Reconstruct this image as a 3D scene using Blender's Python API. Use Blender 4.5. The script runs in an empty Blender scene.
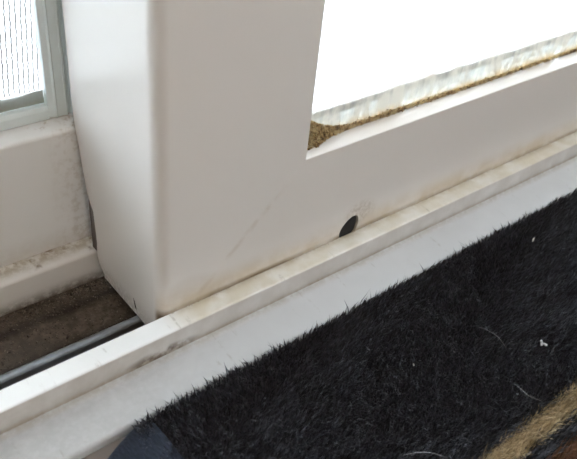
import bpy, bmesh, math, random
import numpy as np
from mathutils import Matrix, Vector
random.seed(7); rng = np.random.default_rng(7)
scene = bpy.context.scene
C = scene.collection

# ------------------------------------------------------------------ camera
cam_d = bpy.data.cameras.new('camera'); cam = bpy.data.objects.new('camera', cam_d); C.objects.link(cam)
RIGHT = Vector((0.77341648, -0.62747838, 0.08998797))
DOWN = Vector((-0.32421559, -0.5135545, -0.79444699))
FWD = Vector((0.54471204, 0.58526289, -0.60062979))
rot = Matrix((RIGHT, -DOWN, -FWD)).transposed().to_4x4()
cam.matrix_world = Matrix.Translation((-0.13101272, -0.22474674, 0.25289138)) @ rot
cam_d.sensor_width = 36.0; cam_d.lens = 730.0 / 577.0 * 36.0
cam_d.clip_start = 0.01; cam_d.clip_end = 100
cam_d.dof.use_dof = True; cam_d.dof.focus_distance = 0.40; cam_d.dof.aperture_fstop = 16.0
scene.camera = cam

# ------------------------------------------------------------------ sky and exposure
w = bpy.data.worlds.new('overcast_sky'); scene.world = w; w.use_nodes = True
bg = w.node_tree.nodes['Background']
bg.inputs['Color'].default_value = (0.79, 0.92, 1.08, 1); bg.inputs['Strength'].default_value = 21.0
vs = scene.view_settings
vs.view_transform = 'Standard'; vs.look = 'None'; vs.gamma = 1.0; vs.exposure = -0.74; vs.use_curve_mapping = False

# ------------------------------------------------------------------ node helpers
class NT:
    def __init__(s, name):
        s.m = bpy.data.materials.new(name); s.m.use_nodes = True
        s.t = s.m.node_tree; s.p = s.t.nodes['Principled BSDF']; s.out = s.t.nodes['Material Output']
    def n(s, typ, **k):
        x = s.t.nodes.new(typ)
        for a, v in k.items(): setattr(x, a, v)
        return x
    def put(s, sock, v):
        if isinstance(v, bpy.types.NodeSocket): s.t.links.new(v, sock)
        elif isinstance(v, (tuple, list)) and len(v) == 3 and sock.type == 'RGBA': sock.default_value = (*v, 1)
        else: sock.default_value = v
    def math(s, op, a, b=0.0, c=0.0, clamp=False):
        x = s.n('ShaderNodeMath', operation=op, use_clamp=clamp)
        s.put(x.inputs[0], a); s.put(x.inputs[1], b); s.put(x.inputs[2], c); return x.outputs[0]
    def pos(s, off=(0, 0, 0)):
        tc = s.n('ShaderNodeTexCoord'); v = s.n('ShaderNodeVectorMath', operation='ADD')
        s.put(v.inputs[0], tc.outputs['Object']); v.inputs[1].default_value = off; return v.outputs[0]
    def xyz(s, v):
        x = s.n('ShaderNodeSeparateXYZ'); s.put(x.inputs[0], v); return x.outputs
    def scale(s, v, k):
        x = s.n('ShaderNodeVectorMath', operation='MULTIPLY'); s.put(x.inputs[0], v); x.inputs[1].default_value = k; return x.outputs[0]
    def noise(s, v, sc, detail=4, rough=0.55):
        x = s.n('ShaderNodeTexNoise'); s.put(x.inputs['Vector'], v); x.inputs['Scale'].default_value = sc
        x.inputs['Detail'].default_value = detail; x.inputs['Roughness'].default_value = rough; return x.outputs['Fac']
    def ramp(s, f, a, b, lo=0.0, hi=1.0):
        x = s.n('ShaderNodeMapRange', interpolation_type='SMOOTHSTEP')
        s.put(x.inputs[0], f); x.inputs[1].default_value = a; x.inputs[2].default_value = b
        x.inputs[3].default_value = lo; x.inputs[4].default_value = hi; return x.outputs[0]
    def mix(s, f, a, b):
        x = s.n('ShaderNodeMix', data_type='RGBA'); s.put(x.inputs[0], f); s.put(x.inputs[6], a); s.put(x.inputs[7], b); return x.outputs[2]
    def mul(s, *a):
        r = a[0]
        for b in a[1:]: r = s.math('MULTIPLY', r, b)
        return r
    def bump(s, h, strength, dist=0.001):
        x = s.n('ShaderNodeBump'); x.inputs['Strength'].default_value = strength; x.inputs['Distance'].default_value = dist
        s.put(x.inputs['Height'], h); s.put(s.p.inputs['Normal'], x.outputs[0])
    def base(s, c, rough=0.5, metal=0.0, spec=0.5):
        s.put(s.p.inputs['Base Color'], c); s.put(s.p.inputs['Roughness'], rough)
        s.put(s.p.inputs['Metallic'], metal); s.put(s.p.inputs['Specular IOR Level'], spec); return s.m

def plain(name, c, rough=0.5, metal=0.0, nscale=0, namt=0.1):
    t = NT(name)
    if nscale:
        f = t.noise(t.pos(), nscale)
        col = t.mix(f, tuple(x * (1 - namt) for x in c), tuple(min(1, x * (1 + namt)) for x in c))
        return t.base(col, rough, metal)
    return t.base(c, rough, metal)

PVC = (0.82, 0.80, 0.775); AGED = (0.735, 0.685, 0.635)
def mat_pvc_sash():
    t = NT('sash_pvc'); P = t.pos(); x, y, z = t.xyz(P)
    front = t.ramp(y, 0.003, 0.006, 1, 0)
    n1 = t.noise(P, 60); n2 = t.noise(t.scale(P, (40, 40, 220)), 1.0); n3 = t.noise(P, 420, 6)
    col = t.mix(n1, AGED, tuple(c * 0.99 for c in AGED))
    # yellowed film just above the track lip
    f = t.mul(t.ramp(z, 0.0, 0.017, 1, 0), t.ramp(n1, 0.3, 0.65, 0.35, 1), front, 0.75)
    col = t.mix(f, col, (0.50, 0.39, 0.24))
    # dark grime line in the joint, broken
    f = t.mul(t.ramp(z, 0.0004, 0.0036, 1, 0), t.ramp(t.noise(t.scale(P, (24, 1, 30)), 1.0, 5), 0.34, 0.6, 0.15, 1), front, t.ramp(x, 0.12, 0.20, 0.85, 0.45))
    col = t.mix(f, col, (0.17, 0.11, 0.055))
    # mitre weld seam, stained: line from (0,-.0165) to (.085,.0635)
    L = math.hypot(0.085, 0.080); nx, nz = -0.080 / L, 0.085 / L
    d = t.math('ADD', t.math('MULTIPLY', x, nx), t.math('MULTIPLY', t.math('ADD', z, 0.0165), nz))
    d = t.math('ABSOLUTE', t.math('ADD', d, t.math('MULTIPLY', t.math('SUBTRACT', n2, 0.5), 0.0016)))
    f = t.mul(t.ramp(d, 0.0002, 0.0026, 1, 0), t.ramp(t.noise(P, 75, 3), 0.42, 0.62, 0.0, 1), t.ramp(z, 0.052, 0.04, 0, 1), t.ramp(z, 0.002, 0.008, 0, 1), front, 0.22)
    f = t.mul(f, t.ramp(x, 0.086, 0.084, 0, 1))
    col = t.mix(f, col, (0.40, 0.28, 0.16))
    # smudge around the weep hole
    dx = t.math('MULTIPLY', t.math('SUBTRACT', x, 0.1325), 75.0); dz = t.math('MULTIPLY', t.math('SUBTRACT', z, 0.012), 110.0)
    rr = t.math('ADD', t.math('MULTIPLY', dx, dx), t.math('MULTIPLY', dz, dz))
    f = t.mul(t.ramp(rr, 0.0, 1.3, 1, 0), t.ramp(n3, 0.35, 0.68, 0.1, 1), front, 0.55)
    col = t.mix(f, col, (0.36, 0.27, 0.18))
    # faint brown rub mark low on the stile
    dx = t.math('MULTIPLY', t.math('SUBTRACT', x, 0.016), 60.0); dz = t.math('MULTIPLY', t.math('SUBTRACT', z, 0.013), 140.0)
    rr = t.math('ADD', t.math('MULTIPLY', dx, dx), t.math('MULTIPLY', dz, dz))
    f = t.mul(t.ramp(rr, 0.0, 1.0, 1, 0), n1, front, 0.28)
    col = t.mix(f, col, (0.42, 0.32, 0.22))
    # dirt on the lower end of the side, towards the channel
    f = t.mul(t.ramp(z, -0.0165, -0.004, 1, 0), t.ramp(n3, 0.3, 0.6, 0, 1), 0.45)
    col = t.mix(f, col, (0.24, 0.18, 0.12))
    return t.base(col, 0.24, 0.0, 0.5)

def mat_pvc_dirt_shade(name, off=(0, 0, 0), kind='rail'):
    t = NT(name); P = t.pos(off); x, y, z = t.xyz(P)
    n1 = t.noise(P, 70); n2 = t.noise(P, 260, 6, 0.65); n3 = t.noise(t.scale(P, (300, 40, 40)), 1.0, 3)
    col = t.mix(n1, PVC, tuple(c * 0.95 for c in PVC))
    if kind == 'rail': col = t.mix(n1, (0.88, 0.88, 0.875), (0.85, 0.85, 0.84))
    if kind == 'rail':      # lower rail of the fixed sash: faint grime low down and near its ends
        f = t.mul(t.ramp(z, -0.003, 0.012, 1, 0), n2, 0.5); col = t.mix(f, col, (0.45, 0.38, 0.27))
        f = t.mul(t.ramp(x, -0.02, 0.004, 0, 1), t.ramp(n2, 0.45, 0.62), 0.3); col = t.mix(f, col, (0.42, 0.34, 0.25))
        f = t.mul(t.ramp(z, 0.064, 0.067), t.ramp(n2, 0.58, 0.66), t.ramp(x, -0.03, 0.0, 0.15, 1), 0.5); col = t.mix(f, col, (0.40, 0.30, 0.2))
    if kind == 'ledge':
        f = t.mul(t.ramp(y, 0.0705, 0.0765, 0, 1), t.ramp(n2, 0.33, 0.6, 0.35, 1), 0.75); col = t.mix(f, col, (0.36, 0.29, 0.19))
        f = t.mul(t.ramp(y, 0.070, 0.073, 0, 1), t.ramp(t.noise(P, 130, 5), 0.52, 0.66), 0.75); col = t.mix(f, col, (0.17, 0.12, 0.06))
        f = t.mul(t.ramp(z, -0.026, -0.016, 1, 0), t.ramp(n2, 0.3, 0.6, 0.4, 1), 0.85); col = t.mix(f, col, (0.11, 0.08, 0.05))
    if kind == 'lip':
        col = t.mix(n1, (0.89, 0.885, 0.87), (0.85, 0.84, 0.82))
        top = t.ramp(z, -0.0012, -0.0003, 0, 1); inv = t.math('SUBTRACT', 1.0, top)
        f = t.mul(top, t.ramp(x, -0.005, 0.02), t.ramp(n1, 0.25, 0.7, 0.5, 1), 0.72); col = t.mix(f, col, (0.60, 0.52, 0.36))
        f = t.mul(top, t.ramp(y, -0.006, -0.0005, 0, 1), t.ramp(n1, 0.3, 0.6), t.ramp(x, 0.0, 0.02), 0.45); col = t.mix(f, col, (0.42, 0.32, 0.18))
        f = t.mul(top, t.ramp(n3, 0.60, 0.72), t.ramp(n2, 0.4, 0.6), 0.35); col = t.mix(f, col, (0.22, 0.17, 0.11))
        # brownish film on the upright, heavier at its foot
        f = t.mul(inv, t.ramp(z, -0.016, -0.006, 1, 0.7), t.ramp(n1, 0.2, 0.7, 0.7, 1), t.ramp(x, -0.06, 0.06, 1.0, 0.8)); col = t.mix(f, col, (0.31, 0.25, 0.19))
        f = t.mul(inv, t.ramp(z, -0.0135, -0.0095, 1, 0), t.ramp(n2, 0.3, 0.6, 0.3, 1), 0.55); col = t.mix(f, col, (0.24, 0.18, 0.11))
        dx = t.math('MULTIPLY', t.math('ADD', x, 0.006), 42.0); dz = t.math('MULTIPLY', t.math('ADD', z, 0.0112), 210.0)
        rr = t.math('ADD', t.math('MULTIPLY', dx, dx), t.math('MULTIPLY', dz, dz))
        f = t.mul(inv, t.ramp(rr, 0.0, 1.0, 1, 0), t.ramp(t.noise(P, 150, 4), 0.36, 0.62), 0.85); col = t.mix(f, col, (0.09, 0.055, 0.035))
    if kind == 'flange':
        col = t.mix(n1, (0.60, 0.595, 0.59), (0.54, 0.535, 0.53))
        f = t.mul(t.ramp(t.math('ADD', x, t.math('MULTIPLY', t.math('SUBTRACT', n1, 0.5), 0.08)), 0.06, -0.06), t.ramp(n2, 0.25, 0.65, 0.6, 1), 0.6); col = t.mix(f, col, (0.33, 0.31, 0.29))  # left end greyed: the shade falling there is put into the colour
        f = t.mul(t.ramp(y, -0.0165, -0.012, 0, 1), t.ramp(n2, 0.3, 0.6, 0.3, 1), 0.55); col = t.mix(f, col, (0.33, 0.27, 0.19))
        f = t.mul(t.ramp(n3, 0.63, 0.74), t.ramp(n2, 0.45, 0.6), 0.3); col = t.mix(f, col, (0.25, 0.2, 0.15))
    rg, sp = {'lip': (0.2, 0.6), 'flange': (0.6, 0.3)}.get(kind, (0.34, 0.45))
    return t.base(col, rg, 0.0, sp)

def mat_dirt(name, a, b, sc=220):
    t = NT(name); P = t.pos(); n = t.noise(P, sc, 8, 0.7); n2 = t.noise(P, 45, 3)
    col = t.mix(t.ramp(n, 0.3, 0.7), a, b); col = t.mix(t.mul(t.ramp(n2, 0.4, 0.65), 0.6), col, tuple(c * 0.35 for c in a))
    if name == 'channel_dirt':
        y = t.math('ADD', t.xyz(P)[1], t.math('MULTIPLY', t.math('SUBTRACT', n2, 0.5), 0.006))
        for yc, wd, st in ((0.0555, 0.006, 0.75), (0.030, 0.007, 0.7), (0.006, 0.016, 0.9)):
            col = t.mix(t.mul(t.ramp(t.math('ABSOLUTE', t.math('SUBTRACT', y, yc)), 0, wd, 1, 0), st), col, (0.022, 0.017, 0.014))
    t.bump(n, 0.8, 0.0015); return t.base(col, 0.85, 0, 0.2)

def mat_island(name, a, b, lo=0.0, hi=1.0, rough=0.7, pw=1.0, sheen=0.0):
    t = NT(name); g = t.n('ShaderNodeNewGeometry')
    f = t.math('POWER', g.outputs['Random Per Island'], pw)
    t.base(t.mix(f, a, b), rough, 0, 0.25)
    t.p.inputs['Sheen Weight'].default_value = sheen
    return t.m

def mat_mould():
    t = NT('mould_crumbs'); g = t.n('ShaderNodeNewGeometry'); P = t.pos(); n = t.noise(P, 260, 3); z = t.xyz(P)[2]
    a = t.mix(g.outputs['Random Per Island'], (0.10, 0.055, 0.022), (0.60, 0.41, 0.19))
    a = t.mix(t.mul(t.ramp(n, 0.45, 0.62), 0.8), a, (0.62, 0.50, 0.28)); a = t.mix(t.mul(t.ramp(n, 0.45, 0.34), 0.8), a, (0.05, 0.03, 0.015))
    return t.base(a, 0.85, 0, 0.2)

def mat_glass():
    t = NT('window_glass'); t.t.nodes.remove(t.p)
    lw = t.n('ShaderNodeLayerWeight'); lw.inputs[0].default_value = 0.5
    fac = t.math('ADD', 0.025, t.math('MULTIPLY', t.math('POWER', lw.outputs['Facing'], 4.0), 0.5))
    tr = t.n('ShaderNodeBsdfTransparent'); tr.inputs[0].default_value = (0.985, 0.987, 0.98, 1)
    gl = t.n('ShaderNodeBsdfGlossy'); gl.inputs['Roughness'].default_value = 0.02
    mx = t.n('ShaderNodeMixShader'); t.put(mx.inputs[0], fac); t.put(mx.inputs[1], tr.outputs[0]); t.put(mx.inputs[2], gl.outputs[0])
    t.put(t.out.inputs['Surface'], mx.outputs[0]); return t.m

def mat_film(name, z0, z1, dens, lower, upper, amp=0.008):
    # washed-down grime on the glass, streaked vertically, with a ragged upper margin
    t = NT(name); t.t.nodes.remove(t.p); P = t.pos(); x, y, z = t.xyz(P)
    st = t.noise(t.scale(P, (170, 1, 30)), 1.0, 5, 0.6); bl = t.noise(P, 60, 4)
    zz = t.math('ADD', z, t.math('MULTIPLY', t.math('SUBTRACT', st, 0.5), amp))
    edge = t.ramp(zz, z1 - 0.0065, z1 - 0.0005, 1, 0)
    a = t.mul(edge, t.math('ADD', 0.30, t.math('MULTIPLY', t.ramp(bl, 0.3, 0.7), 0.4)), t.ramp(st, 0.25, 0.7, 0.6, 1.15), dens)
    col = t.mix(t.ramp(zz, z0, z0 + 0.008, 1, 0), upper, lower)
    low = t.mul(t.ramp(zz, z0 + 0.001, z0 + 0.006, 1, 0), t.ramp(t.noise(P, 240, 6, 0.7), 0.35, 0.6, 0.2, 1))
    a = t.math('MAXIMUM', a, t.mul(low, 0.75))
    df = t.n('ShaderNodeBsdfDiffuse'); t.put(df.inputs[0], col); tl = t.n('ShaderNodeBsdfTranslucent'); t.put(tl.inputs[0], col)
    m1 = t.n('ShaderNodeMixShader'); m1.inputs[0].default_value = 0.10; t.put(m1.inputs[1], df.outputs[0]); t.put(m1.inputs[2], tl.outputs[0])
    tr = t.n('ShaderNodeBsdfTransparent')
    m2 = t.n('ShaderNodeMixShader'); t.put(m2.inputs[0], a); t.put(m2.inputs[1], tr.outputs[0]); t.put(m2.inputs[2], m1.outputs[0])
    t.put(t.out.inputs['Surface'], m2.outputs[0]); return t.m

def mat_emit(name, c, s):
    t = NT(name); t.p.inputs['Emission Color'].default_value = (*c, 1); t.p.inputs['Emission Strength'].default_value = s
    return t.base((0.9, 0.9, 0.88), 0.4)

M = dict(
    sash=mat_pvc_sash(), rail=mat_pvc_dirt_shade('fixed_sash_pvc', (0, 0.0795, -0.003), 'rail'), ledge=mat_pvc_dirt_shade('ledge_pvc', (0, 0, -0.0255), 'ledge'),
    lip=mat_pvc_dirt_shade('lip_pvc', (0, 0, -0.0255), 'lip'), flange=mat_pvc_dirt_shade('flange_pvc', (0, 0, -0.0255), 'flange'),
    pvc=plain('plain_pvc', PVC, 0.35, 0, 40, 0.03), alu=plain('grey_aluminium', (0.80, 0.89, 0.90), 0.24, 0.0, 120, 0.06),
    spacer=plain('spacer_aluminium', (0.34, 0.36, 0.345), 0.5, 0.2, 90, 0.2), steel=plain('worn_steel', (0.27, 0.29, 0.31), 0.42, 0.6, 300, 0.35),
    notch_dark=plain('notch_grey_brown', (0.12, 0.105, 0.09), 0.7, 0, 200, 0.2), dark=plain('hole_black', (0.012, 0.010, 0.009), 0.95, 0, 300, 0.3),
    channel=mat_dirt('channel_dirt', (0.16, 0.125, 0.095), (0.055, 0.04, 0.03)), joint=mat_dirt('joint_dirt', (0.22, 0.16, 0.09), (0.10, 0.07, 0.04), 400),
    crumb=mat_island('dirt_crumbs', (0.07, 0.04, 0.018), (0.52, 0.36, 0.17), pw=1.1), crumb2=mat_island('channel_crumbs', (0.035, 0.026, 0.02), (0.22, 0.18, 0.14), pw=1.6),
    glass=mat_glass(), film=mat_film('grime_film', 0.0635, 0.0860, 1.7, (0.66, 0.46, 0.20), (0.74, 0.71, 0.62)),
    film2=mat_film('grime_film_fixed', 0.0782, 0.0876, 7.0, (0.24, 0.245, 0.20), (0.40, 0.42, 0.39), 0.004),
    strand=plain('screen_strand', (0.10, 0.085, 0.075), 0.7),
    wall=plain('wall_paint', (0.74, 0.70, 0.64), 0.8, 0, 6, 0.03), ceil=plain('ceiling_paint', (0.80, 0.78, 0.74), 0.85, 0, 6, 0.02),
    floor=plain('floor_boards', (0.15, 0.12, 0.10), 0.6, 0, 30, 0.2), terrace=plain('terrace_concrete', (0.72, 0.71, 0.69), 0.85, 0, 12, 0.08),
    rugbase=plain('rug_backing', (0.010, 0.010, 0.013), 0.95, 0, 300, 0.3),
    bind=None, lint=plain('white_lint', (0.75, 0.74, 0.70), 0.8, 0, 900, 0.15), hair=plain('pale_hair', (0.20, 0.19, 0.19), 0.45, 0, 300, 0.2),
    pile=mat_island('black_pile', (0.009, 0.010, 0.014), (0.14, 0.145, 0.17), pw=3.0, rough=0.6, sheen=0.05),
    beige=mat_island('beige_pile', (0.25, 0.175, 0.09), (0.70, 0.54, 0.33), pw=1.0, rough=0.7), brown=mat_island('brown_pile', (0.06, 0.026, 0.014), (0.24, 0.115, 0.06), pw=1.2, rough=0.7),
)
def mat_bind():
    t = NT('navy_binding'); P = t.pos(); wv = t.noise(t.scale(P, (900, 260, 300)), 1.0, 3); n = t.noise(P, 130, 3)
    col = t.mix(t.ramp(wv, 0.35, 0.65), (0.008, 0.011, 0.018), (0.020, 0.026, 0.042)); col = t.mix(t.mul(n, 0.3), col, (0.02, 0.022, 0.03))
    t.bump(wv, 0.5, 0.0006); return t.base(col, 0.8, 0, 0.2)
M['bind'] = mat_bind()

# ------------------------------------------------------------------ object helpers
def fin(me, smooth=None):
    if smooth is not None:
        for p in me.polygons: p.use_smooth = True
        me.set_sharp_from_angle(angle=math.radians(smooth))
def obj(name, me, mat, root=None, smooth=None, **props):
    fin(me, smooth); me.name = name
    if mat is not None: me.materials.append(mat)
    o = bpy.data.objects.new(name, me); C.objects.link(o)
    if root is not None:
        me.transform(Matrix.Translation(-root.location)); o.parent = root
    for k, v in props.items(): o[k] = v
    return o
def thing(name, loc, label, cat, group=None):
    o = bpy.data.objects.new(name, None); C.objects.link(o); o.location = loc; o.empty_display_size = 0.02
    o['label'] = label; o['category'] = cat
    if group: o['group'] = group
    return o
def to_me(bm):
    bmesh.ops.recalc_face_normals(bm, faces=bm.faces[:]); me = bpy.data.meshes.new('m'); bm.to_mesh(me); bm.free(); return me
def fillet(pts):
    # pts: (a, b, radius) -> list of (a, b) with rounded corners
    out = []; n = len(pts)
    for i in range(n):
        p = Vector(pts[i][:2]); r = pts[i][2] if len(pts[i]) > 2 else 0
        if r <= 0: out.append(tuple(p)); continue
        a = (Vector(pts[i - 1][:2]) - p); b = (Vector(pts[(i + 1) % n][:2]) - p)
        la, lb = a.length, b.length; a.normalize(); b.normalize()
        th = a.angle(b); d = min(r / math.tan(th / 2), la * .49, lb * .49); r2 = d * math.tan(th / 2)
        cdir = (a + b).normalized(); cen = p + cdir * (r2 / math.sin(th / 2))
        s = p + a * d - cen; e = p + b * d - cen
        ang = s.angle_signed(e) if s.length > 0 else 0
        k = 6
        for j in range(k + 1):
            v = s.copy(); v.rotate(Matrix.Rotation(-ang * j / k, 2)); out.append(tuple(cen + v))
    return out
def prism(pts, lo, hi, axis='x', nseg=1):
    """polygon (two coords) swept along an axis: x -> (y,z), z -> (x,y), y -> (x,z)"""
    P = fillet(pts); bm = bmesh.new(); rings = []
    mk = {'x': lambda t, a, b: (t, a, b), 'z': lambda t, a, b: (a, b, t), 'y': lambda t, a, b: (a, t, b)}[axis]
    for i in range(nseg + 1):
        t = lo + (hi - lo) * i / nseg; rings.append([bm.verts.new(mk(t, a, b)) for a, b in P])
    n = len(P)
    for i in range(nseg):
        for j in range(n): bm.faces.new((rings[i][j], rings[i][(j + 1) % n], rings[i + 1][(j + 1) % n], rings[i + 1][j]))
    bm.faces.new(rings[0]); bm.faces.new(rings[-1]); bmesh.ops.recalc_face_normals(bm, faces=bm.faces[:])
    return bm
def boxbm(x0, x1, y0, y1, z0, z1, bev=0):
    bm = bmesh.new(); bmesh.ops.create_cube(bm, size=1, matrix=Matrix.Translation(((x0 + x1) / 2, (y0 + y1) / 2, (z0 + z1) / 2)) @ Matrix.Diagonal((x1 - x0, y1 - y0, z1 - z0, 1)))
    if bev: bmesh.ops.bevel(bm, geom=bm.edges[:], offset=bev, segments=3, profile=0.5, affect='EDGES')
    return bm
def cut(bm, co, no):
    g = bm.verts[:] + bm.edges[:] + bm.faces[:]
    r = bmesh.ops.bisect_plane(bm, geom=g, plane_co=co, plane_no=no, clear_outer=True, dist=1e-7)
    ed = [e for e in r['geom_cut'] if isinstance(e, bmesh.types.BMEdge)]
    bmesh.ops.holes_fill(bm, edges=ed, sides=0)
def boolean_cut(o, cutter_bm):
    cm = to_me(cutter_bm); co = bpy.data.objects.new('cutter', cm); C.objects.link(co)
    md = o.modifiers.new('b', 'BOOLEAN'); md.operation = 'DIFFERENCE'; md.solver = 'EXACT'; md.object = co
    bpy.context.view_layer.update()
    dg = bpy.context.evaluated_depsgraph_get(); me = bpy.data.meshes.new_from_object(o.evaluated_get(dg))
    o.modifiers.clear(); old = o.data; o.data = me; bpy.data.objects.remove(co); bpy.data.meshes.remove(old); fin(me, 35)
def crumbs(points, sizes, flat=0.7):
    """one mesh of small irregular grains"""
    base = np.array([(1, 0, -.4), (-.5, .87, -.4), (-.5, -.87, -.4), (0.1, 0.1, .9)]); F = np.array([(0, 1, 3), (1, 2, 3), (2, 0, 3), (0, 2, 1)])
    n = len(points); V = np.repeat(base[None], n, 0) + rng.normal(0, .28, (n, 4, 3))
    a = rng.uniform(0, 6.28, n); b = rng.normal(0, .7, n)
    ca, sa, cb, sb = np.cos(a), np.sin(a), np.cos(b), np.sin(b)
    x, y, z = V[..., 0], V[..., 1], V[..., 2] * flat
    y, z = y * cb[:, None] - z * sb[:, None], y * sb[:, None] + z * cb[:, None]
    x, y = x * ca[:, None] - y * sa[:, None], x * sa[:, None] + y * ca[:, None]
    V = np.stack([x, y, z], -1) * np.asarray(sizes)[:, None, None] + np.asarray(points)[:, None, :]
    return mesh_np(V.reshape(-1, 3), (F[None] + (np.arange(n) * 4)[:, None, None]).reshape(-1, 3))
def mesh_np(V, F):
    me = bpy.data.meshes.new('m'); me.vertices.add(len(V)); me.vertices.foreach_set('co', np.asarray(V, np.float32).ravel())
    k = F.shape[1]; me.loops.add(F.size); me.loops.foreach_set('vertex_index', F.astype(np.int32).ravel())
    me.polygons.add(len(F)); me.polygons.foreach_set('loop_start', (np.arange(len(F)) * k).astype(np.int32))
    me.update(calc_edges=True); return me
def tube(pts, radii, sides=6):
    bm = bmesh.new(); rings = []; pts = [Vector(p) for p in pts]
    for i, p in enumerate(pts):
        d = (pts[min(i + 1, len(pts) - 1)] - pts[max(i - 1, 0)]).normalized(); u = d.orthogonal().normalized(); v = d.cross(u)
        r = radii[i] if hasattr(radii, '__len__') else radii
        rings.append([bm.verts.new(p + (u * math.cos(6.2832 * k / sides) + v * math.sin(6.2832 * k / sides)) * r) for k in range(sides)])
    for a, b in zip(rings, rings[1:]):
        for k in range(sides): bm.faces.new((a[k], a[(k + 1) % sides], b[(k + 1) % sides], b[k]))
    bm.faces.new(rings[0]); bm.faces.new(rings[-1]); return bm

# ------------------------------------------------------------------ the room
FZ = -0.0195
def struct(name, bm, mat, label=None, cat=None):
    o = obj(name, to_me(bm), mat); o['kind'] = 'structure'
    if label: o['label'] = label
    if cat: o['category'] = cat
    return o
X0, X1, Y0, ZC = -2.2, 1.25, -3.4, 2.45
bm = boxbm(X0, X1, Y0, -0.0375, FZ - 0.1, FZ); struct('floor', bm, M['floor'], 'brown floor between the white door flange and the rug', 'floor')
struct('ceiling', boxbm(X0, X1, Y0, 0.14, ZC, ZC + 0.1), M['ceil'], 'plain white ceiling above the sliding door', 'ceiling')
struct('wall_left', boxbm(X0 - 0.1, X0, Y0, 0.14, FZ - 0.1, ZC), M['wall'], 'pale wall to the left of the room', 'wall')
bm = boxbm(X1, X1 + 0.1, Y0, -1.45, FZ - 0.1, ZC)
for a in ((X1, X1 + 0.1, -0.55, 0.14, FZ - 0.1, ZC), (X1, X1 + 0.1, -1.45, -0.55, FZ - 0.1, 0.75), (X1, X1 + 0.1, -1.45, -0.55, 2.1, ZC)):
    bm.from_mesh(to_me(boxbm(*a)))
struct('wall_right', bm, M['wall'], 'pale wall with an added window to the right of the room', 'wall')
bm = boxbm(X1 + 0.02, X1 + 0.08, -1.45, -1.40, 0.75, 2.1)
for a in ((-0.60, -0.55, 0.75, 2.1), (-1.40, -0.60, 0.75, 0.80), (-1.40, -0.60, 2.05, 2.1), (-1.02, -0.98, 0.80, 2.05)):
    bm.from_mesh(to_me(boxbm(X1 + 0.02, X1 + 0.08, *a)))
win = struct('added_window', bm, M['pvc'], 'white framed window added in the right wall for light', 'window')  # unseen window put in to brighten the flange from the right
for a in ((-1.40, -1.02), (-0.98, -0.60)):
    p = obj('pane', to_me(boxbm(X1 + 0.045, X1 + 0.051, a[0], a[1], 0.80, 2.05)), M['glass']); p.parent = win  # panes of the added window
struct('wall_back', boxbm(X0 - 0.1, X1 + 0.1, Y0 - 0.1, Y0, FZ - 0.1, ZC), M['wall'], 'pale wall opposite the sliding door', 'wall')
bm = boxbm(X0, -1.03, 0, 0.14, FZ - 0.1, ZC)
for a in ((1.03, X1, 0, 0.14, FZ - 0.1, ZC), (-1.03, 1.03, 0, 0.14, 2.05, ZC)):
    b2 = boxbm(*a); me = to_me(b2); bm.from_mesh(me)
struct('wall_front', bm, M['wall'], 'pale wall holding the sliding door', 'wall')
struct('terrace', boxbm(-6, 6, 0.16, 14, -0.16, -0.06), M['terrace'], 'bright pale terrace outside the glass', 'terrace')

struct('sky_blocker', boxbm(-3.5, 3.5, 0.15, 3.3, 2.30, 2.45), M['ceil'], 'pale unseen slab added outside to block the high sky', 'sky_blocker')  # out-of-view slab added to keep high sky light off the flange

# ceiling lamp (lights the room from above, right of the camera)
lamp = thing('ceiling_lamp', (-0.55, -2.3, ZC - 0.07), 'round white ceiling lamp in the room', 'lamp')
bm = bmesh.new(); bmesh.ops.create_cone(bm, cap_ends=True, segments=40, radius1=0.30, radius2=0.30, depth=0.03, matrix=Matrix.Translation((-0.55, -2.3, ZC - 0.015)))
obj('lamp_base', to_me(bm), M['pvc'], lamp)
bm = bmesh.new(); bmesh.ops.create_uvsphere(bm, u_segments=32, v_segments=12, radius=0.28, matrix=Matrix.Translation((-0.55, -2.3, ZC - 0.03)) @ Matrix.Diagonal((1, 1, 0.22, 1)))
bmesh.ops.bisect_plane(bm, geom=bm.verts[:] + bm.edges[:] + bm.faces[:], plane_co=(0, 0, ZC - 0.031), plane_no=(0, 0, 1), clear_outer=True)
obj('lamp_shade', to_me(bm), mat_emit('lamp_glow', (1.0, 0.73, 0.51), 33.0), lamp, 60)

# ------------------------------------------------------------------ door frame and bottom track
XA, XB = -1.03, 1.03
ZF = -0.0255                                   # channel floor
fr = thing('door_frame', (0, 0, ZF), 'dirty white plastic door frame whose bottom track runs below both sashes', 'door frame')
fr.location = (0, 0, ZF)
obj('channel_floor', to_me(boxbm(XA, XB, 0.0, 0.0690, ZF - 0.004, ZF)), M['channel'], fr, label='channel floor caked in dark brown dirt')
obj('ledge', to_me(prism([(0.0690, ZF - 0.004), (0.0690, -0.0062, 0.0018), (0.0800, -0.0030), (0.140, -0.0034), (0.140, ZF - 0.004)], XA, XB)), M['ledge'], fr, 40, label='raised white ledge with brown grime')
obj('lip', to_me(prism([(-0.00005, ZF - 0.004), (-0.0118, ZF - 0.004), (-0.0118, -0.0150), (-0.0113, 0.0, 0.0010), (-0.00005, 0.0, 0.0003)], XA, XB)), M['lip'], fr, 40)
obj('flange', to_me(prism([(-0.0119, FZ - 0.004), (-0.0119, -0.0128), (-0.0150, -0.0140, 0.004), (-0.0368, -0.0158, 0.0022), (-0.0374, FZ - 0.004)], XA, XB)), M['flange'], fr, 40)
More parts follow.
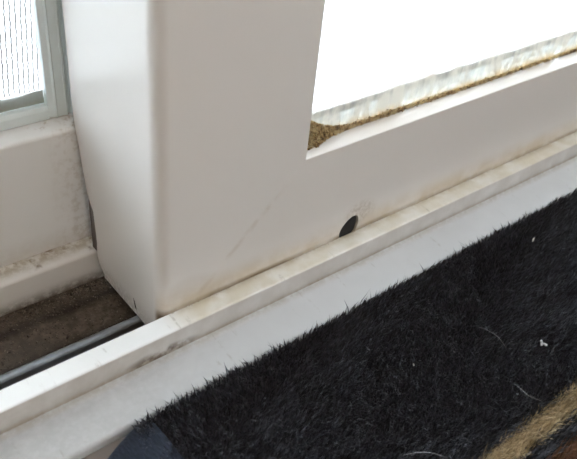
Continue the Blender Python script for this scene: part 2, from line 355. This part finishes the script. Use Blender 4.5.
# steel roller rail on a thin foot
obj('roller_rail', to_me(prism([(0.0205, ZF), (0.0205, -0.0200), (0.0195, -0.0188, 0.0008), (0.0205, -0.0172, 0.0012), (0.0228, -0.0172, 0.002), (0.0252, -0.0188, 0.0012), (0.0240, -0.0200), (0.0240, ZF)], XA, XB)), M['steel'], fr, 50, label='worn grey steel roller rail')
for s in (-1, 1): obj('jamb', to_me(boxbm(min(s * 1.03, s * 0.985), max(s * 1.03, s * 0.985), -0.0116, 0.139, 0.0002, 2.05)), M['pvc'], fr)
obj('head', to_me(boxbm(-0.985, 0.985, -0.0116, 0.139, 2.002, 2.05)), M['pvc'], fr)
# crumbs of dirt in the channel
n = 5200
px = rng.uniform(-0.30, 0.02, n); py = np.concatenate([rng.uniform(0.026, 0.0685, n // 2), 0.0685 - np.abs(rng.normal(0, 0.006, n - n // 2))])
py = np.clip(py, 0.0265, 0.0685)
obj('channel_dirt', crumbs(np.stack([px, py, ZF + rng.uniform(0, 0.0005, n)], -1), rng.uniform(0.0002, 0.0008, n) * (1 + (rng.random(n) < .03) * 0.8)), M['crumb2'], fr, kind='stuff', label='brown crumbs of dirt in the channel')
n = 900
obj('joint_dirt', crumbs(np.stack([0.004 + 0.42 * rng.random(n), -0.0003 - np.abs(rng.normal(0, 0.0005, n)), np.full(n, 0.0001)], -1), rng.uniform(0.00008, 0.00024, n)), M['crumb'], fr, kind='stuff', label='specks of dirt along the lip')

# ------------------------------------------------------------------ sliding sash (in front)
SX1 = 0.975; ZT = 1.99
sash = thing('sliding_sash', (0, 0, 0), 'white sliding door sash in front, with drain hole and grimy glazing', 'door sash')
side = [(0, -0.0165), (0.048, -0.0165), (0.056, -0.0155, 0.006), (0.0628, -0.0115, 0.006), (0.0652, -0.006, 0.006), (0.0640, 0.004, 0.004), (0.0654, 0.0235, 0.004), (0.0703, 0.0305, 0.001), (0.0788, 0.0708, 0.02), (0.0788, ZT), (0, ZT)]
bm = prism(side, 0.0, 0.085)
mit = Vector((0.080, 0, -0.085)).normalized()     # outer side of the mitre, towards the rail
fe = [e for e in bm.edges if all(abs(v.co.x) < 1e-6 and abs(v.co.y) < 1e-6 for v in e.verts)]
bmesh.ops.bevel(bm, geom=fe, offset=0.0065, segments=12, profile=0.5, affect='EDGES')
fe = [e for e in bm.edges if all(abs(v.co.x - 0.085) < 1e-6 and abs(v.co.y) < 1e-6 for v in e.verts)]
bmesh.ops.bevel(bm, geom=fe, offset=0.0006, segments=2, profile=0.5, affect='EDGES')
cut(bm, (0, 0, -0.0165), mit)
obj('stile', to_me(bm), M['sash'], sash, 40)
RAIL = [(0, -0.0165, 0.0008), (0.060, -0.0165, 0.002), (0.060, 0.0600), (0.0585, 0.0625, 0.001), (0.0331, 0.0643, 0.0008), (0.0331, 0.0480), (0.0122, 0.0480), (0.0122, 0.0634, 0.0004), (0, 0.0635, 0.0008)]
bm = prism(RAIL, 0.0, SX1 - 0.0, 'x'); cut(bm, (0.00004, 0, -0.0165), -mit)
rail = obj('rail', to_me(bm), M['sash'], None, 35)
# oblong drain hole drilled into the rail, just above the lip
e = []
for k in range(28):
    a = 6.2832 * k / 28; u, v = 0.0082 * math.cos(a), 0.0066 * math.sin(a); ca, sa = math.cos(0.95), math.sin(0.95)
    j = 1 + 0.05 * math.sin(3 * a + 1)
    e.append((0.1254 + (u * ca - v * sa) * j, 0.0040 + (u * sa + v * ca) * j))
boolean_cut(rail, prism(e, -0.004, 0.0115, 'y'))
rail.parent = sash
obj('hole_shade_plug', to_me(prism([(0.1254 + (a - 0.1254) * 0.97, 0.0040 + (b - 0.0040) * 0.97) for a, b in e], 0.0014, 0.0113, 'y')), M['dark'], sash, label='black plug painting the shade inside the drain hole')  # black plug added so the white cavity reads as shaded
n = 220; a = rng.uniform(0, 6.28, n)
bm = boxbm(SX1 - 0.085, SX1, 0, 0.06, 0.064, ZT, 0.001); obj('stile', to_me(bm), M['sash'], sash)
bm = boxbm(0.0855, SX1 - 0.0855, 0, 0.06, ZT - 0.08, ZT, 0.001); obj('rail', to_me(bm), M['sash'], sash)
GX0, GX1, GZ1 = 0.0852, SX1 - 0.0852, ZT - 0.0802
obj('pane', to_me(boxbm(GX0, GX1, 0.0126, 0.0164, 0.0484, GZ1)), M['glass'], sash)
obj('pane', to_me(boxbm(GX0, GX1, 0.0288, 0.0326, 0.0484, GZ1)), M['glass'], sash)
obj('spacer_bar', to_me(prism([(0.0165, 0.0484), (0.0287, 0.0484), (0.0287, 0.0632), (0.0225, 0.0622), (0.0165, 0.0632)], GX0, GX1)), M['spacer'], sash)
bm = bmesh.new(); vs_ = [bm.verts.new(p) for p in ((GX0, 0.0124, 0.0632), (GX1, 0.0124, 0.0632), (GX1, 0.0124, 0.090), (GX0, 0.0124, 0.090))]; bm.faces.new(vs_)
obj('grime_film', to_me(bm), M['film'], sash, label='streaky grey and yellow grime on the lower glass')
# mouldy crumbs along the glazing line and a heap in the corner
n = 5200; xx = GX0 + 0.40 * rng.random(n) ** 1.15
dens = 0.5 + 0.5 * np.sin(xx * 95) * np.sin(xx * 41 + 1)
keep = rng.random(n) < (0.25 + 0.75 * dens); xx = xx[keep]; n = len(xx)
zz = 0.0636 + np.abs(rng.normal(0, 1, n)) * (0.0008 + 0.0012 * np.exp(-(xx - GX0) / 0.06)); yy = 0.0121 - np.abs(rng.normal(0, 0.00045, n)) * np.exp(-(zz - 0.0636) / 0.002)
P1 = np.stack([xx, yy, zz], -1)
n = 3600; xr = np.where(rng.random(n) < 0.25, rng.uniform(0, 0.012, n), 0.011 + rng.exponential(0.010, n)); xr = np.where(xr > 0.06, 0.011 + xr * 0.2, xr); hh = 0.012 * np.exp(-np.maximum(xr - 0.012, 0) / 0.018)
t_ = rng.random(n) ** 1.5; zz = 0.0636 + hh * t_; yy = 0.0122 - (0.0065 * np.exp(-np.maximum(xr - 0.012, 0) / 0.012)) * (1 - t_) * rng.random(n) ** 0.8
P2 = np.stack([GX0 + 0.0003 + xr, yy, zz], -1); PP = np.concatenate([P1, P2])
obj('mould_crumbs', crumbs(PP, rng.uniform(0.0002, 0.00075, len(PP)), 1.0), mat_mould(), sash, kind='stuff', label='brown mould heaped in the glazing corner')
obj('notch_shade_strip', to_me(boxbm(0.0004, 0.008, 0.0600, 0.0712, -0.004, 0.0320, 0.0008)), M['notch_dark'], sash, label='grey brown strip added for the dark recess of the notch')  # strip added so the notch shows as a dark slit
obj('scratch', to_me(tube([(-0.00005, 0.0262, -0.0068), (-0.00005, 0.0248, -0.0095), (-0.00005, 0.0240, -0.0120), (-0.00005, 0.0232, -0.0128)], [0.00005, 0.0003, 0.0003, 0.00008])), M['dark'], sash, label='short dark nick on the lower side')

# ------------------------------------------------------------------ fixed sash (behind, left)
fx = thing('fixed_sash', (0, 0.0795, -0.003), 'white door sash behind on the left, with grey aluminium glazing beads', 'door sash')
LX0 = -0.975; LX1 = 0.080
obj('rail', to_me(prism([(0.0795, -0.0028), (0.0795, 0.0655, 0.0022), (0.0885, 0.0684), (0.0938, 0.0684), (0.0938, 0.0560), (0.1145, 0.0560), (0.1145, 0.0672, 0.001), (0.135, 0.0600, 0.001), (0.135, -0.0028)], LX0, LX1)), M['rail'], fx, 40)
obj('stile', to_me(boxbm(0.0082, LX1, 0.0795, 0.135, 0.0690, 1.99, 0.001)), M['rail'], fx)
obj('stile', to_me(boxbm(LX0, LX0 + 0.085, 0.0795, 0.135, 0.0690, 1.99, 0.001)), M['rail'], fx)
obj('rail', to_me(boxbm(LX0 + 0.0855, 0.0078, 0.0795, 0.135, 1.92, 1.99, 0.001)), M['rail'], fx)
LG0 = LX0 + 0.0853
# vertical bead with two ridges (x, y)
bead = [(0.0080, 0.0938), (0.0080, 0.0890, 0.0006), (0.0050, 0.0888), (0.0034, 0.0892, 0.0003), (0.0027, 0.0904), (0.0020, 0.0904), (0.0015, 0.0880, 0.0003), (0.0006, 0.0888, 0.0002), (-0.0034, 0.0888, 0.0002), (-0.0042, 0.0876, 0.0003), (-0.0050, 0.0889, 0.0002), (-0.0076, 0.0902, 0.0004), (-0.0076, 0.0938)]
obj('glazing_bead', to_me(prism(bead, 0.0689, 1.918, 'z')), M['alu'], fx, 30, label='grey ridged aluminium glazing bead')
obj('glazing_bead', to_me(prism([(0.0938, 0.0686), (0.0889, 0.0686, 0.0003), (0.0889, 0.0735, 0.0008), (0.0902, 0.0754, 0.0007), (0.0938, 0.0754)], LG0, -0.0078)), M['alu'], fx, 30, label='grey aluminium glazing bead')
obj('pane', to_me(boxbm(LG0, 0.0076, 0.0940, 0.0978, 0.0564, 1.918)), M['glass'], fx)
obj('pane', to_me(boxbm(LG0, 0.0076, 0.1102, 0.1140, 0.0564, 1.918)), M['glass'], fx)
obj('spacer_bar', to_me(prism([(0.0979, 0.0564), (0.1101, 0.0564), (0.1101, 0.0675), (0.0979, 0.0675)], LG0, 0.0076)), M['spacer'], fx)
bm = bmesh.new(); vs_ = [bm.verts.new(p) for p in ((LG0, 0.0939, 0.0755), (-0.0077, 0.0939, 0.0755), (-0.0077, 0.0939, 0.087), (LG0, 0.0939, 0.087))]; bm.faces.new(vs_)
obj('grime_film', to_me(bm), M['film2'], fx, label='dark grime on the lower glass')

# ------------------------------------------------------------------ insect screen outside the fixed sash
sc = thing('fly_curtain', (-0.45, 0.150, 0.053), 'fly curtain of thin dark wavy strands hanging outside the left glass', 'curtain')
V = []; F = []; sp = 0.00285; zb, zt = 0.053, 1.9
zs = np.concatenate([np.arange(zb, 0.30, 0.0011), np.linspace(0.30, zt, 60)])
nst = 215
for k in range(nst):
    xb = 0.0500 - k * sp - 0.004; ph = rng.uniform(0, 6.28); rr = 0.00050
    x = xb + 0.00018 * np.sin(zs * 1450 + ph) + rng.normal(0, 0.00006, len(zs)) + 0.084 * np.minimum(zs - zb, 0.25)
    x = x + rng.normal(0, 0.00012); y = 0.1500 + 0.0002 * np.cos(zs * 1450 + ph)
    b0 = len(V)
    base_i = sum(len(a) for a in V) if False else None
    ring = np.stack([np.stack([x + rr * math.cos(a), y + rr * math.sin(a), zs], -1) for a in (0.5, 2.6, 4.7)], 1)   # (n,3,3)
    V.append(ring)
    m = len(zs); i0 = k * m * 3; i = np.arange(m - 1)[:, None] * 3 + i0
    for a in range(3):
        b = (a + 1) % 3; F.append(np.concatenate([i + a, i + b, i + 3 + b, i + 3 + a], 1))
obj('curtain_strands', mesh_np(np.concatenate(V).reshape(-1, 3), np.concatenate(F)), M['strand'], sc, kind='stuff')
obj('top_bar', to_me(boxbm(-0.97, 0.10, 0.1405, 0.158, 1.9, 1.95, 0.002)), M['pvc'], sc)

# ------------------------------------------------------------------ rug
RX0, RX1, RY1, RY0 = -0.036, 0.95, -0.0400, -0.62
rug = thing('rug', (0.45, -0.3, FZ), 'black deep pile rug with beige stripe, brown field and navy bound end', 'rug')
BZ = FZ + 0.0035
bm = boxbm(RX0, RX1, RY0, RY1, FZ, BZ, 0.001); obj('backing', to_me(bm), M['rugbase'], rug)
# navy binding along the left end, rounded, its back corner curved
bm = bmesh.new(); rows = []
for i in range(26):
    s = i / 25; yy = RY1 + 0.0005 - 0.30 * s ** 1.6
    ins = max(0.0, 1 - (RY1 - yy) / 0.016); left = -0.0600 + 0.0215 * (1 - math.sqrt(max(0, 1 - ins * ins)))
    row = []
    for k in range(11):
        u = k / 10; xk = left + (-0.0305 - left) * u; h = 0.0105 * math.sin(min(1, u * 1.25) * math.pi * 0.5) ** 0.6 * (1 - 0.5 * ins ** 3)
        row.append(bm.verts.new((xk, yy - 0.0004 * math.sin(9 * u), FZ + 0.0004 + h)))
    rows.append(row)
for a, b in zip(rows, rows[1:]):
    for k in range(10): bm.faces.new((a[k], a[k + 1], b[k + 1], b[k]))
r = bmesh.ops.extrude_face_region(bm, geom=bm.faces[:])
for v in r['geom']:
    if isinstance(v, bmesh.types.BMVert): v.co.z = FZ + 0.0001
obj('binding', to_me(bm), M['bind'], rug, 50, label='navy blue cloth binding at the rug corner')
def pile(region, n, width, hmin, hmax, mat, label=None):
    x0, x1, y0, y1 = region
    x = rng.uniform(x0, x1, n); y = rng.uniform(y0, y1, n); y = np.minimum(y + rng.normal(0, 0.0011, n), RY1 + 0.0003)
    # clumped lean, changing slowly over the rug
    la = 0.9 * np.sin(x * 31 + 2 * np.sin(y * 47)) + rng.normal(0, 0.8, n) - 1.9
    lean = np.abs(rng.normal(0.34, 0.22, n)); h = rng.uniform(hmin, hmax, n) * (0.9 + 0.1 * np.sin(x * 210 + 3 * np.sin(y * 160)))
    dx, dy = np.cos(la) * lean, np.sin(la) * lean
    wa = rng.uniform(0, 3.14, n); wx, wy = np.cos(wa) * width * rng.uniform(.6, 1.3, n), np.sin(wa) * width * rng.uniform(.6, 1.3, n)
    z0 = np.full(n, BZ - 0.0003)
    p0 = np.stack([x, y, z0], -1); p1 = p0 + np.stack([dx * h * .35, dy * h * .35, h * .62], -1); p2 = p0 + np.stack([dx * h, dy * h, h], -1)
    W = np.stack([wx, wy, wx * 0], -1)
    V = np.stack([p0 - W * .5, p0 + W * .5, p1 + W * .45, p1 - W * .45, p2], 1).reshape(-1, 3)
    i = np.arange(n)[:, None] * 5
    tri = np.concatenate([i + np.array([[0, 1, 2]]), i + np.array([[0, 2, 3]]), i + np.array([[3, 2, 4]])], 0)
    o = obj('pile', mesh_np(V, tri), mat, rug, kind='stuff')
    if label: o['label'] = label
SA, SB, SC_ = -0.1415, -0.1510, -0.1590
pile((RX0 - 0.0015, 0.42, SA, RY1), 150000, 0.00055, 0.0070, 0.0105, M['pile'], 'black pile')
pile((0.42, RX1, SA, RY1), 40000, 0.0009, 0.0070, 0.0105, M['pile'], 'black pile')
pile((RX0 - 0.0015, 0.42, SB, SA), 13000, 0.00055, 0.0070, 0.0100, M['beige'], 'beige stripe of pile')
pile((0.42, RX1, SB, SA), 6000, 0.001, 0.0070, 0.0100, M['beige'], 'beige stripe of pile')
pile((RX0 - 0.0015, RX1, SC_, SB), 14000, 0.0006, 0.0070, 0.0100, M['pile'], 'narrow black stripe of pile')
pile((RX0 - 0.0015, 0.42, -0.26, SC_), 70000, 0.0006, 0.0070, 0.0100, M['brown'], 'brown field of pile')
pile((RX0 - 0.0015, RX1, RY0 + 0.01, -0.26), 90000, 0.0014, 0.0070, 0.0100, M['brown'], 'brown field of pile')
pile((0.42, RX1, -0.26, SC_), 25000, 0.0011, 0.0070, 0.0100, M['brown'], 'brown field of pile')

# lint and hairs lying on the rug
M['lint_grey'] = plain('grey_lint', (0.30, 0.29, 0.28), 0.85, 0, 900, 0.3)
def speck(loc, s, label, n=3, mat='lint'):
    bm = bmesh.new()
    for k in range(n):
        m = Matrix.Translation(Vector(loc) + Vector((random.gauss(0, 1) * s[0] * 1.1, random.gauss(0, 1) * s[0] * 1.1, 0)) * (n > 1)) @ Matrix.Rotation(random.uniform(-.6, .6), 4, 'Y') @ Matrix.Diagonal((s[0], s[1], s[2], 1))
        bmesh.ops.create_icosphere(bm, subdivisions=2, radius=1, matrix=m)
    for v in bm.verts: v.co += Vector((random.uniform(-1, 1), random.uniform(-1, 1), random.uniform(-1, 1))) * min(s) * 0.3
    o = obj('lint_speck', to_me(bm), M[mat]); o['label'] = label; o['category'] = 'lint'; o['group'] = 'lint specks on the rug'
    c = Vector(loc); o.data.transform(Matrix.Translation(-c)); o.location = c
speck((0.2254, -0.0609, -0.0062), (0.0005, 0.0005, 0.0016), 'upright white lint speck on black pile near the door flange', 1)
speck((0.0873, -0.0894, -0.0062), (0.0004, 0.0004, 0.0013), 'tiny white lint speck alone in the middle of the black pile', 1)
speck((0.1546, -0.1172, -0.0062), (0.0009, 0.0006, 0.0006), 'grey lint tuft of several bits above the beige stripe', 6, 'lint_grey')
def hair(pts, label):
    P = [Vector(p) for p in pts]; out = []
    for i in range(25):
        t = i / 24 * (len(P) - 1); k = min(int(t), len(P) - 2); f = t - k
        a, b, c, d = P[max(k - 1, 0)], P[k], P[k + 1], P[min(k + 2, len(P) - 1)]
        out.append(0.5 * (2 * b + (c - a) * f + (2 * a - 5 * b + 4 * c - d) * f * f + (3 * b - a - 3 * c + d) * f ** 3))
    o = obj('stray_hair', to_me(tube(out, [0.00007 + 0.00009 * math.sin(math.pi * i / 24) for i in range(25)], 5)), M['hair'], None, 60)
    c = out[12].copy(); o.data.transform(Matrix.Translation(-c)); o.location = c
    o['label'] = label; o['category'] = 'hair'; o['group'] = 'stray hairs on the rug'
ZH = -0.0048
hair([(0.1340, -0.0915, ZH), (0.1352, -0.0960, ZH + .0008), (0.1362, -0.1020, ZH + .0006), (0.1350, -0.1085, ZH - .0006)], 'short pale hair lying across the middle of the black pile')
hair([(0.1178, -0.1265, ZH), (0.1172, -0.1310, ZH + .0008), (0.1170, -0.1350, ZH + .0006), (0.1205, -0.1405, ZH - .0004)], 'pale hair curling beside the beige stripe')
hair([(0.0448, -0.1235, ZH), (0.0500, -0.1262, ZH + .0006), (0.0550, -0.1300, ZH + .0006), (0.0590, -0.1355, ZH)], 'pale hair arching at the bottom of the picture')
